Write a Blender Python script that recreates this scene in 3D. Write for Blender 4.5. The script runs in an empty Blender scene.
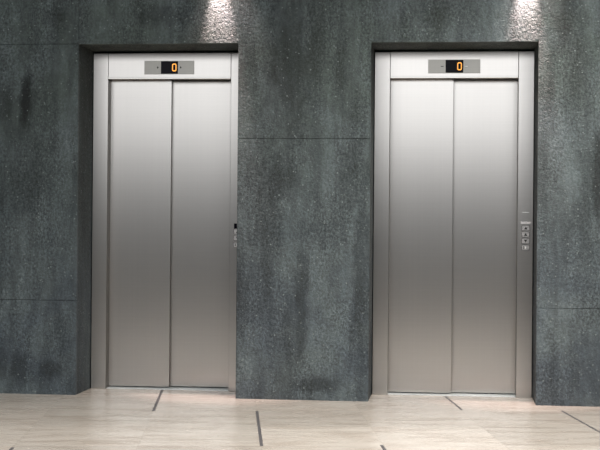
import bpy, bmesh, math, random
from mathutils import Vector, Matrix
S = bpy.context.scene
COL = S.collection

# ------------------------------------------------------------------ camera
YAW, PITCH, ROLL = 0.10945, 0.00117, 0.00857
cam_d = bpy.data.cameras.new('camera'); cam = bpy.data.objects.new('camera', cam_d); COL.objects.link(cam)
cam_d.sensor_width = 36.0; cam_d.lens = 1378.63 / 600.0 * 36.0
cam_d.clip_start = 0.05; cam_d.clip_end = 100
fw = Vector((-math.sin(YAW) * math.cos(PITCH), math.cos(YAW) * math.cos(PITCH), math.sin(PITCH)))
rt = Vector((math.cos(YAW), math.sin(YAW), 0)); up = rt.cross(fw)
c_, s_ = math.cos(ROLL), math.sin(ROLL)
rt, up = c_ * rt + s_ * up, -s_ * rt + c_ * up
m = Matrix((rt, up, -fw)).transposed().to_4x4()
m.translation = Vector((2.44034, -8.82298, 1.11651))
cam.matrix_world = m
S.camera = cam

# ------------------------------------------------------------------ light
S.view_settings.view_transform = 'Standard'; S.view_settings.look = 'None'
S.view_settings.gamma = 1.0; S.view_settings.use_curve_mapping = False
S.view_settings.exposure = 0.0
w = bpy.data.worlds.new('lobby_daylight'); S.world = w; w.use_nodes = True
bg = w.node_tree.nodes['Background']; wt = w.node_tree
# the far lobby: dim around eye level, lighter above
g_ = wt.nodes.new('ShaderNodeTexCoord'); sx_ = wt.nodes.new('ShaderNodeSeparateXYZ'); wt.links.new(g_.outputs['Generated'], sx_.inputs[0])
mr = wt.nodes.new('ShaderNodeMapRange'); mr.interpolation_type = 'SMOOTHSTEP'; wt.links.new(sx_.outputs[2], mr.inputs[0])
mr.inputs[1].default_value = 0.02; mr.inputs[2].default_value = 0.5; mr.inputs[3].default_value = 0.05; mr.inputs[4].default_value = 0.34
wt.links.new(mr.outputs[0], bg.inputs['Strength']); bg.inputs['Color'].default_value = (0.84, 0.93, 1.0, 1)

def area(name, loc, target, sx, sy, power, color):
    l = bpy.data.lights.new(name, 'AREA'); l.shape = 'RECTANGLE'; l.size = sx; l.size_y = sy
    l.energy = power; l.color = color
    o = bpy.data.objects.new(name, l); COL.objects.link(o); o.location = loc
    o.rotation_euler = (Vector(target) - Vector(loc)).to_track_quat('-Z', 'Y').to_euler()
    return o
# unseen wide light behind camera, added for bright door tops; two unseen overhead fills
area('rear_fill', (1.9, -14.0, 3.85), (1.5, 0, 1.2), 13.0, 2.6, 400, (0.96, 0.98, 1.0))
cl = area('overhead_fill', (3.1, -2.0, 3.8), (3.0, -1.9, 0), 2.2, 1.2, 104, (1.0, 0.97, 0.93))
cl.data.spread = math.radians(125)
cl = area('overhead_fill', (0.4, -2.3, 3.8), (0.4, -2.2, 0), 2.6, 1.2, 17, (1.0, 0.97, 0.93))  # fill added to lighten the left part of the floor
cl.data.spread = math.radians(80)

def spot(x, y, z, tx, ty, ang, blend, power, color, r=0.012):
    l = bpy.data.lights.new('downlight', 'SPOT'); l.energy = power; l.color = color
    l.spot_size = math.radians(ang); l.spot_blend = blend; l.shadow_soft_size = r
    o = bpy.data.objects.new('downlight', l); COL.objects.link(o); o.location = (x, y, z)
    o.rotation_euler = (Vector((tx, ty, 0)) - Vector((x, y, z))).to_track_quat('-Z', 'Y').to_euler()
for sx in (0.935, 2.90):
    spot(sx, -0.046, 2.90, sx, 0.27, 29, 0.9, 215, (1.0, 0.74, 0.71))
    spot(sx + 0.02, -0.12, 3.02, sx + 0.15, 0.25, 52, 1.0, 44, (1.0, 0.80, 0.76))

# ------------------------------------------------------------------ dimensions (metres)
W, P, D, H = 1.060, 0.859, 0.368, 2.300     # niche width, pier width, niche depth, niche height
N2 = W + P
UP, ZH = 0.1065, 2.111                      # upright width, underside of the header

# ------------------------------------------------------------------ node helpers
class NT:
    def __init__(s, name):
        s.m = bpy.data.materials.new(name); s.m.use_nodes = True
        s.t = s.m.node_tree; s.b = s.t.nodes['Principled BSDF']
    def n(s, kind, **kw):
        n = s.t.nodes.new(kind)
        for k, v in kw.items(): setattr(n, k, v)
        return n
    def l(s, a, b): s.t.links.new(a, b)
    def put(s, sock, v):
        if isinstance(v, bpy.types.NodeSocket): s.l(v, sock)
        else: sock.default_value = v
    def math(s, op, a, b=None, c=None, clamp=False):
        n = s.n('ShaderNodeMath', operation=op); n.use_clamp = clamp
        s.put(n.inputs[0], a)
        if b is not None: s.put(n.inputs[1], b)
        if c is not None: s.put(n.inputs[2], c)
        return n.outputs[0]
    def noise(s, vec, scale, detail=4, rough=0.55, dist=0.0):
        n = s.n('ShaderNodeTexNoise'); s.l(vec, n.inputs['Vector'])
        n.inputs['Scale'].default_value = scale; n.inputs['Detail'].default_value = detail
        n.inputs['Roughness'].default_value = rough; n.inputs['Distortion'].default_value = dist
        return n.outputs['Fac']
    def mapping(s, vec, scale=(1, 1, 1), rot=(0, 0, 0), loc=(0, 0, 0)):
        n = s.n('ShaderNodeMapping'); s.l(vec, n.inputs[0])
        n.inputs['Scale'].default_value = scale; n.inputs['Rotation'].default_value = rot; n.inputs['Location'].default_value = loc
        return n.outputs[0]
    def ramp(s, fac, a, b, va=0.0, vb=1.0, smooth=True):
        n = s.n('ShaderNodeMapRange'); n.interpolation_type = 'SMOOTHSTEP' if smooth else 'LINEAR'; n.clamp = True
        s.l(fac, n.inputs[0]); n.inputs[1].default_value = a; n.inputs[2].default_value = b
        n.inputs[3].default_value = va; n.inputs[4].default_value = vb
        return n.outputs[0]
    def mix(s, fac, a, b, blend='MIX'):
        n = s.n('ShaderNodeMix', data_type='RGBA', blend_type=blend)
        s.put(n.inputs[0], fac); s.put(n.inputs[6], a); s.put(n.inputs[7], b)
        return n.outputs[2]
    def bump(s, h, strength, dist, normal=None):
        n = s.n('ShaderNodeBump'); n.inputs['Strength'].default_value = strength; n.inputs['Distance'].default_value = dist
        s.l(h, n.inputs['Height'])
        if normal: s.l(normal, n.inputs['Normal'])
        return n.outputs[0]

def simple(name, col, rough=0.5, metal=0.0, emit=None, es=0.0):
    t = NT(name); t.b.inputs['Base Color'].default_value = (*col, 1)
    t.b.inputs['Roughness'].default_value = rough; t.b.inputs['Metallic'].default_value = metal
    if emit:
        t.b.inputs['Emission Color'].default_value = (*emit, 1); t.b.inputs['Emission Strength'].default_value = es
    return t.m

# ------------------------------------------------------------------ materials
def stone_material(name='dark_stone', tone=1.0):
    t = NT(name)
    co = t.n('ShaderNodeTexCoord').outputs['Object']
    sep = t.n('ShaderNodeSeparateXYZ'); t.l(co, sep.inputs[0]); X, Y, Z = sep.outputs
    blot = t.noise(co, 2.1, 5, 0.6, 0.3)
    streak = t.noise(t.mapping(co, (7.5, 4, 1.1)), 1.0, 5, 0.6, 0.4)
    mott = t.noise(t.mapping(co, (1.5, 1, 0.75)), 15, 5, 0.7, 0.5)
    fine = t.noise(t.mapping(co, (1.2, 1, 0.85)), 62, 4, 0.75)
    upper = (0.084, 0.102, 0.096, 1); lower = (0.077, 0.093, 0.108, 1)
    base = t.mix(t.ramp(Z, 0.3, 2.2), lower, upper)
    pale = t.mix(t.ramp(blot, 0.38, 0.68), base, (0.122, 0.144, 0.150, 1))
    # weathered stone: dimpled darker areas between smoother pale ones
    patch = t.noise(t.mapping(co, (3.2, 1, 1.0), (0, 0, 0), (3.1, 0, 1.7)), 1.5, 5, 0.6, 0.4)
    rough_amt = t.ramp(patch, 0.36, 0.64, 1.2, 0.3)
    v = t.math('MULTIPLY', t.ramp(streak, 0.34, 0.68, 0.70, 1.22), t.ramp(mott, 0.32, 0.70, 0.78, 1.18))
    v = t.math('MULTIPLY', t.math('MULTIPLY', v, t.ramp(patch, 0.36, 0.62, 0.90, 1.08)), t.math('ADD', 1.0, t.math('MULTIPLY', t.ramp(fine, 0.36, 0.66, -0.45, 0.48), rough_amt)))
    # wear and damp stains with shapes of their own: x, z, half width, half height, strength
    stains = [(-0.355, 1.93, 0.045, 0.21, 0.75), (-0.50, 1.90, 0.07, 0.13, 0.35), (-0.16, 2.50, 0.10, 0.06, .3),
              (0.56, 2.48, 0.22, 0.07, 0.40), (-0.38, 0.17, 0.07, 0.12, 0.5), (-0.17, 0.16, 0.09, 0.07, 0.5), (-0.5, 0.2, 0.04, 0.16, 0.4),
              (1.40, 2.25, 0.15, 0.55, 0.45), (1.30, 1.42, 0.16, 0.18, 0.42), (1.15, 1.35, .06, .5, .25), (1.49, 0.62, 0.045, 0.50, 0.42), (1.60, 0.10, 0.16, 0.05, 0.55),
              (1.10, 0.65, 0.05, 0.32, 0.35), (1.86, 0.9, 0.05, 0.5, 0.32), (1.73, 2.3, 0.03, 0.4, 0.25),
              (3.36, 1.45, 0.05, 0.30, 0.55), (3.14, 2.45, 0.05, 0.2, 0.25), (3.06, 2.02, 0.03, 0.35, 0.25),
              (2.30, 2.50, 0.10, 0.10, 0.25), (1.28, 1.95, .05, .3, .2)]
    warp = t.math('SUBTRACT', t.noise(t.mapping(co, (1.6, 1, 0.7)), 12, 5, 0.7), 0.5)
    for (sx, sz, rx, rz, k) in stains:
        dx = t.math('DIVIDE', t.math('SUBTRACT', X, sx), rx); dz = t.math('DIVIDE', t.math('SUBTRACT', Z, sz), rz)
        r = t.math('SQRT', t.math('ADD', t.math('MULTIPLY', dx, dx), t.math('MULTIPLY', dz, dz)))
        r = t.math('ADD', r, t.math('MULTIPLY', warp, 2.4))
        v = t.math('MULTIPLY', v, t.ramp(r, 0.35, 1.35, 1 - k, 1.0))
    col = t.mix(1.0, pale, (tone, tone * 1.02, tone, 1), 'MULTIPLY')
    cc = t.n('ShaderNodeVectorMath', operation='SCALE'); t.l(col, cc.inputs[0]); t.l(v, cc.inputs['Scale'])
    vor = t.n('ShaderNodeTexVoronoi'); t.l(co, vor.inputs['Vector']); vor.inputs['Scale'].default_value = 44
    sp = t.ramp(vor.outputs['Distance'], 0.12, 0.30, 1.0, 0.0)
    gate = t.ramp(t.noise(co, 33, 3), 0.50, 0.62)
    spk = t.math('MULTIPLY', t.math('MULTIPLY', sp, gate), 0.8)
    out = t.mix(spk, cc.outputs[0], (0.27, 0.31, 0.30, 1))
    t.l(out, t.b.inputs['Base Color'])
    t.l(t.ramp(mott, 0.3, 0.7, 0.58, 0.78), t.b.inputs['Roughness'])
    t.b.inputs['Specular IOR Level'].default_value = 0.45
    h = t.math('ADD', t.math('MULTIPLY', t.noise(co, 48, 4, 0.6, 0.6), 1.0), t.math('MULTIPLY', t.noise(co, 150, 2), 0.35))
    t.l(t.bump(h, 1.0, 0.009), t.b.inputs['Normal'])
    return t.m

def steel_material(name, col, rough, aniso=0.0, var=0.02):
    t = NT(name); co = t.n('ShaderNodeTexCoord').outputs['Object']
    g = t.noise(t.mapping(co, (1.5, 1.5, 160)), 1.0, 3, 0.6)
    g2 = t.noise(t.mapping(co, (90, 30, 0.8)), 1.0, 2, 0.5)
    f = t.math('MULTIPLY', t.ramp(g, 0.3, 0.7, 1 - var, 1 + var, False), t.ramp(g2, 0.3, 0.7, 1 - var * .6, 1 + var * .6, False))
    c = t.n('ShaderNodeVectorMath', operation='SCALE'); c.inputs[0].default_value = col; t.l(f, c.inputs['Scale'])
    t.l(c.outputs[0], t.b.inputs['Base Color'])
    t.b.inputs['Metallic'].default_value = 1.0; t.b.inputs['Roughness'].default_value = rough
    if aniso:
        tg = t.n('ShaderNodeTangent', direction_type='RADIAL', axis='Z'); t.l(tg.outputs[0], t.b.inputs['Tangent'])
        t.b.inputs['Anisotropic'].default_value = aniso
    return t.m

TH = math.radians(9.1)                      # the floor slabs are laid at a slight angle to the wall
U0, PU, V0, PV = 0.55, 0.625, 0.745, 0.672
def floor_material():
    t = NT('beige_marble')
    co = t.n('ShaderNodeTexCoord').outputs['Object']
    rot = t.mapping(co, (1, 1, 1), (0, 0, -TH))
    sep = t.n('ShaderNodeSeparateXYZ'); t.l(rot, sep.inputs[0]); U = sep.outputs[0]; V = sep.outputs[1]
    ui = t.math('DIVIDE', t.math('SUBTRACT', U, U0), PU); vi = t.math('DIVIDE', t.math('ADD', V, V0), PV)
    uf, vf = t.math('FLOOR', ui), t.math('FLOOR', vi)
    cmb = t.n('ShaderNodeCombineXYZ'); t.l(uf, cmb.inputs[0]); t.l(vf, cmb.inputs[1])
    wn = t.n('ShaderNodeTexWhiteNoise', noise_dimensions='3D'); t.l(cmb.outputs[0], wn.inputs['Vector'])
    off = t.n('ShaderNodeVectorMath', operation='SCALE'); t.l(wn.outputs['Color'], off.inputs[0]); off.inputs['Scale'].default_value = 9.0
    add = t.n('ShaderNodeVectorMath', operation='ADD'); t.l(rot, add.inputs[0]); t.l(off.outputs[0], add.inputs[1])
    vein = t.noise(t.mapping(add.outputs[0], (1.5, 7.0, 1)), 1.6, 6, 0.62, 0.8)
    cloud = t.noise(add.outputs[0], 3.0, 4, 0.55, 0.5)
    c = t.mix(t.ramp(vein, 0.33, 0.66), (0.44, 0.37, 0.305, 1), (0.66, 0.58, 0.495, 1))
    c = t.mix(t.ramp(cloud, 0.35, 0.7, 0.0, 0.5), c, (0.66, 0.60, 0.525, 1))
    k = t.ramp(wn.outputs['Value'], 0, 1, 0.90, 1.10, False)
    cc = t.n('ShaderNodeVectorMath', operation='SCALE'); t.l(c, cc.inputs[0]); t.l(k, cc.inputs['Scale'])
    # hairline joints between the slabs
    def joint(fr, pitch, half):
        a = t.math('ABSOLUTE', t.math('SUBTRACT', t.math('FRACT', t.math('ADD', fr, 0.5)), 0.5))
        return t.ramp(t.math('MULTIPLY', a, pitch), half * .5, half * 1.4, 1.0, 0.0)
    j = t.math('MAXIMUM', joint(ui, PU, 0.0022), t.math('MULTIPLY', joint(vi, PV, 0.004), 0.5))
    out = t.mix(t.math('MULTIPLY', j, 0.35), cc.outputs[0], (0.36, 0.31, 0.25, 1))
    t.l(out, t.b.inputs['Base Color'])
    t.l(t.ramp(vein, 0.3, 0.7, 0.30, 0.22), t.b.inputs['Roughness'])
    t.b.inputs['Specular IOR Level'].default_value = 0.5
    t.l(t.bump(t.noise(co, 6, 2), 0.03, 0.01), t.b.inputs['Normal'])
    return t.m

M_stone = stone_material()
M_lining = stone_material('shaded_lining_stone', 0.66)  # darker copy of the wall stone; recess shade put into its colour
M_floor = floor_material()
M_steel = steel_material('brushed_steel', (0.555, 0.530, 0.505), 0.345, 0.85)
M_plate = steel_material('satin_plate', (0.40, 0.385, 0.355), 0.42)
M_button = steel_material('button_steel', (0.40, 0.385, 0.375), 0.40)
M_name = steel_material('pale_nameplate', (0.66, 0.63, 0.62), 0.5)
M_return = steel_material('grey_return', (0.26, 0.25, 0.235), 0.5)
M_ring = steel_material('dark_button_ring', (0.16, 0.15, 0.15), 0.45)
M_edge = steel_material('polished_edge', (0.80, 0.80, 0.78), 0.22)
M_dark = simple('shaft_dark', (0.012, 0.012, 0.013), 0.7)
M_joint = simple('dark_joint_filler', (0.11, 0.10, 0.10), 0.55)
M_black = simple('black_display', (0.006, 0.005, 0.010), 0.18)
M_rubber = simple('button_symbol_black', (0.01, 0.01, 0.01), 0.5)
M_white = simple('button_symbol_white', (0.85, 0.85, 0.82), 0.4)
M_digit = simple('amber_digit', (0.3, 0.12, 0.02), 0.4, 0, (1.0, 0.42, 0.07), 1.3)
M_black.node_tree.nodes['Principled BSDF'].inputs['Specular IOR Level'].default_value = 0.04
M_sill = steel_material('aluminium_sill', (0.88, 0.90, 0.88), 0.40)
M_sill.node_tree.nodes['Principled BSDF'].inputs['Metallic'].default_value = 0.35

# ------------------------------------------------------------------ mesh helpers
def box(bm, x0, x1, y0, y1, z0, z1, bev=0.0, mat=0, only=None):
    g = bmesh.ops.create_cube(bm, size=1.0); vs = g['verts']
    for v in vs:
        v.co = Vector((x0 + (v.co.x + .5) * (x1 - x0), y0 + (v.co.y + .5) * (y1 - y0), z0 + (v.co.z + .5) * (z1 - z0)))
    fs = {f for v in vs for f in v.link_faces}
    for f in fs: f.material_index = mat
    if bev:
        es = {e for v in vs for e in v.link_edges}
        if only: es = {e for e in es if only((e.verts[0].co + e.verts[1].co) / 2)}
        r = bmesh.ops.bevel(bm, geom=list(es), offset=bev, segments=2, profile=0.6, affect='EDGES')
        for f in r['faces']: f.material_index = mat
    return vs

def prism(bm, pts, y0, y1, mat=0):
    """outline pts (x, z) extruded from y0 (front) to y1."""
    a = [bm.verts.new((x, y0, z)) for x, z in pts]; b = [bm.verts.new((x, y1, z)) for x, z in pts]
    n = len(pts); fs = [bm.faces.new(a), bm.faces.new(b[::-1])]
    for i in range(n): fs.append(bm.faces.new((a[i], b[i], b[(i + 1) % n], a[(i + 1) % n])))
    for f in fs: f.material_index = mat

def ring(bm, outer, inner, y0, y1, mat=0):
    n = len(outer)
    A = [[bm.verts.new((x, y, z)) for x, z in o] for o in (outer, inner) for y in (y0, y1)]
    oa, ob, ia, ib = A
    for i in range(n):
        j = (i + 1) % n
        for q in ((oa[i], oa[j], ia[j], ia[i]), (ob[j], ob[i], ib[i], ib[j]), (oa[j], oa[i], ob[i], ob[j]), (ia[i], ia[j], ib[j], ib[i])):
            bm.faces.new(q).material_index = mat

def rrect(cx, cz, hx, hz, r, seg=5):
    pts = []
    for (sx, sz, a0) in ((1, 1, 0), (-1, 1, 90), (-1, -1, 180), (1, -1, 270)):
        for k in range(seg + 1):
            a = math.radians(a0 + 90 * k / seg)
            pts.append((cx + sx * (hx - r) + r * math.cos(a), cz + sz * (hz - r) + r * math.sin(a)))
    return pts

def obj(name, bm, mats, parent=None, loc=None):
    bmesh.ops.recalc_face_normals(bm, faces=bm.faces)
    me = bpy.data.meshes.new(name); bm.to_mesh(me); bm.free()
    for mt in (mats if isinstance(mats, (list, tuple)) else [mats]): me.materials.append(mt)
    o = bpy.data.objects.new(name, me); COL.objects.link(o)
    if parent: o.parent = parent
    if loc: o.location = loc
    return o

# ------------------------------------------------------------------ structure
bm = bmesh.new()
G = 0.0012
XL, XR, ZT = -2.6, 5.6, 3.7
YB = 0.62
PT = 0.032                                   # thickness of the face panels; the niche linings run behind them
slabs = [(XL, -0.62, 0, 0.619), (XL, -0.62, 0.619, 2.302), (XL, -0.62, 2.302, ZT),
         (-0.62, 0, 0, 0.619), (-0.62, 0, 0.619, 2.302), (-0.62, 0, 2.302, ZT),
         (0, W, H, ZT),
         (W, N2, 0, 1.684), (W, N2, 1.684, ZT),
         (N2, N2 + W, H, ZT),
         (N2 + W, 3.75, 0, 0.615), (N2 + W, 3.75, 0.615, ZT),
         (3.75, XR, 0, 0.615), (3.75, XR, 0.615, ZT)]
for (x0, x1, z0, z1) in slabs:
    a = x0 if (x0 in (W, N2 + W) and z0 < H) else x0 + G * .5
    b = x1 if (x1 in (0, N2) and z0 < H) else x1 - G * .5
    arris = [x for x in (x0, x1) if z0 < H and x in (0, W, N2, N2 + W)]
    box(bm, a, b, 0, PT, z0 + (G if z0 > 0 and z0 != H else 0), z1 - G, 0.0022, 0,
        only=lambda c: c.y < 0.001 and c.z > 0.001 and not any(abs(c.x - q) < .001 for q in arris))
    for q in arris:
        es = [e for e in bm.edges if all(abs(v.co.x - q) < .001 and abs(v.co.y) < .001 and z0 - .001 < v.co.z < z1 + .001 for v in e.verts) and e.calc_length() > .3]
        bmesh.ops.bevel(bm, geom=es, offset=0.006, segments=1, affect='EDGES')
LG = 0.0035
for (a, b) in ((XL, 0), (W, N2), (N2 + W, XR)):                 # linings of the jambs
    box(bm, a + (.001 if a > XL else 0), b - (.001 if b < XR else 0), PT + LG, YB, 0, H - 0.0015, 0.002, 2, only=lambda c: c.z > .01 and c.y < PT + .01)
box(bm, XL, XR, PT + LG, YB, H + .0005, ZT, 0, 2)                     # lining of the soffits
# masonry behind the niches and the joints
for x0 in (0, N2):
    box(bm, x0 - 0.02, x0 + W + 0.02, YB - 0.04, YB + 0.1, 0, H + 0.05, 0, 1)
box(bm, XL, XR, YB, YB + 0.12, 0, ZT, 0, 1)
for (a, b, c, d) in ((XL, -.02, 0, ZT), (W + .02, N2 - .02, 0, ZT), (N2 + W + .02, XR, 0, ZT), (XL, XR, H + .02, ZT)):
    box(bm, a, b, 0.010, PT + LG + .004, c, d, 0, 1)
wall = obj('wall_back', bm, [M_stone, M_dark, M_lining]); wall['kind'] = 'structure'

bm = bmesh.new()
box(bm, XL, XR, -11.0, YB + 0.12, -0.12, 0.0, 0, 0)
# dark filler strips lying flush in some of the joints (floor coordinates u, v)
def fl(u, v): return (u * math.cos(TH) + v * math.sin(TH), u * math.sin(TH) - v * math.cos(TH))
for (u, v0, v1, hw) in ((0.552, -0.36, 0.775, 0.0085), (1.175, 0.765, 2.09, 0.0085), (2.435, 0.02, 0.70, 0.0075),
                        (3.045, 0.72, 1.90, 0.0075), (1.79, 2.06, 3.4, 0.0085), (-0.07, 2.14, 3.4, 0.0085)):
    q = [fl(u - hw, v0), fl(u + hw, v0), fl(u + hw, v1), fl(u - hw, v1)]
    a = [bm.verts.new((x, y, 0.0004)) for x, y in q]; b = [bm.verts.new((x, y, -0.01)) for x, y in q]
    fs = [bm.faces.new(a)] + [bm.faces.new((a[i], a[(i + 1) % 4], b[(i + 1) % 4], b[i])) for i in range(4)]
    for f in fs: f.material_index = 1
floor = obj('floor', bm, [M_floor, M_joint]); floor['kind'] = 'structure'

# ------------------------------------------------------------------ elevators
def elevator(x0, label, dots, key_slot):
    t = bpy.data.objects.new('elevator', None); COL.objects.link(t); t.location = (x0, D, 0)
    t['label'] = label; t['category'] = 'elevator'; t['group'] = 'elevators in the stone wall'
    e = 0.005; zt = H - 0.014
    # local coordinates: x from the left jamb, y = 0 is the face of the frame
    for (a, b, side) in ((e, UP, 0), (W - UP, W - e, 1)):
        bm = bmesh.new(); box(bm, a, b, 0, 0.19, 0.0, zt, 0.0022)
        bm.normal_update()
        for f in bm.faces:
            if abs(f.normal.x) > .9: f.material_index = 1
        obj('frame_post', bm, [M_steel, M_return], t)
    bm = bmesh.new()
    box(bm, UP + .0015, W - UP - .0015, 0.001, 0.075, ZH, zt, 0.002)
    # folded lip along the lower edge
    box(bm, UP + .002, W - UP - .002, -0.0015, 0.02, ZH - 0.001, ZH + 0.011, 0.0012)
    obj('header_panel', bm, M_steel, t)
    mid = 0.5285
    for (a, b, y) in ((UP - .03, mid, 0.090), (mid - .06, W - UP + .03, 0.135)):
        bm = bmesh.new(); box(bm, a, b, y, y + 0.030, 0.012, ZH + 0.02, 0.0025)
        bm.normal_update()
        for f in bm.faces:
            if abs(f.normal.x) > .9: f.material_index = 1
        obj('door_panel', bm, [M_steel, M_return], t)
    # sill with two guide grooves
    bm = bmesh.new()
    for (a, b) in ((0.022, 0.098), (0.106, 0.145), (0.153, 0.185)): box(bm, UP, W - UP, a, b, 0.0, 0.004, 0.0008)
    box(bm, UP, W - UP, 0.022, 0.185, 0.0, 0.0015)
    obj('door_sill', bm, M_sill, t)
    # shaft closure behind the leaves
    bm = bmesh.new(); box(bm, UP - .04, W - UP + .04, 0.195, 0.21, 0.0, zt); obj('shaft_screen', bm, M_dark, t)

    # floor indicator above the doors
    cx, cz, hx, hz = 0.530, 2.187, 0.1715, 0.0455
    bm = bmesh.new(); box(bm, cx - hx, cx + hx, -0.004, 0.003, cz - hz, cz + hz, 0.001)
    ind = obj('floor_indicator', bm, M_plate, t); ind['label'] = 'satin metal indicator plate with black display'
    bm = bmesh.new(); prism(bm, rrect(cx + 0.002, cz, 0.0585, 0.0425, 0.003), -0.0062, 0.0)
    obj('display_screen', bm, M_black, ind)
    bm = bmesh.new(); dx = cx + 0.0355
    ring(bm, rrect(dx, cz, 0.0150, 0.0265, 0.011), rrect(dx, cz, 0.0090, 0.0195, 0.006), -0.0076, -0.0062)
    dg = obj('digit', bm, M_digit, ind); dg['label'] = 'glowing amber zero'
    for (ax, s) in ((cx - 0.079, -1), (cx + 0.079, 1)):
        bm = bmesh.new()
        prism(bm, [(ax - 0.006, cz), (ax, cz + 0.009), (ax + 0.006, cz), (ax, cz - 0.009)] if not dots else
              [(ax - 0.009, cz - 0.0022), (ax + 0.009, cz - 0.0022), (ax + 0.009, cz + 0.0022), (ax - 0.009, cz + 0.0022)], -0.0055, 0.0)
        obj('direction_light', bm, M_rubber if (not dots or s < 0) else M_white, ind)

    # call panel on the right-hand post
    px = W - UP / 2 + 0.0005
    bm = bmesh.new(); box(bm, px - 0.0340, px + 0.0340, -0.0015, 0.002, 0.955, 1.160, 0.0006)
    cp = obj('call_panel', bm, M_steel, t)
    if not key_slot:
        bm = bmesh.new(); box(bm, px - 0.0335, px + 0.0335, -0.0032, 0.0, 1.147, 1.161, 0.0006); obj('nameplate', bm, M_name, cp)
        bm = bmesh.new(); box(bm, px - 0.022, px + 0.022, -0.0012, 0.002, 1.2215, 1.2245, 0.0004); obj('maker_strip', bm, M_sill, t)
    else:
        bm = bmesh.new(); box(bm, px - 0.0240, px + 0.0240, -0.004, 0.0, 1.099, 1.134, 0.0008)
        ks = obj('key_switch', bm, M_black, cp); ks['label'] = 'black rectangular slot at the top of the call panel'
    for k, z in enumerate((1.120, 1.077, 1.034, 0.991)):
        if key_slot:
            if k == 0: continue
            z = (0, 1.078, 1.036, 0.990)[k]
        bm = bmesh.new()
        # raised surround, recess and cap
        ring(bm, rrect(px, z, 0.0275, 0.0190, 0.004), rrect(px, z, 0.0245, 0.0160, 0.003), -0.0045, 0.0, 3)
        prism(bm, rrect(px, z + 0.0005, 0.0228, 0.0145, 0.003), -0.0060, 0.0, 0)
        f = -0.0068
        if k in (0, 1): prism(bm, [(px - 0.0105, z - 0.009), (px + 0.0105, z - 0.009), (px, z + 0.0105)], f, -0.005, 1)
        elif k == 2: prism(bm, [(px - 0.0105, z + 0.009), (px, z - 0.0105), (px + 0.0105, z + 0.009)], f, -0.005, 1)
        else:
            prism(bm, rrect(px, z, 0.0045, 0.0085, 0.0035), f, -0.005, 2)
            prism(bm, rrect(px - 0.012, z, 0.002, 0.008, 0.001), f, -0.005, 1)
        obj('call_button', bm, [M_button, M_rubber, M_white, M_ring], cp)
    return t

elevator(0.0, 'brushed steel elevator left of the stone pier, black slot in its half-hidden call panel', False, True)
elevator(N2, 'brushed steel elevator right of the stone pier, four call buttons visible on its post', True, False)
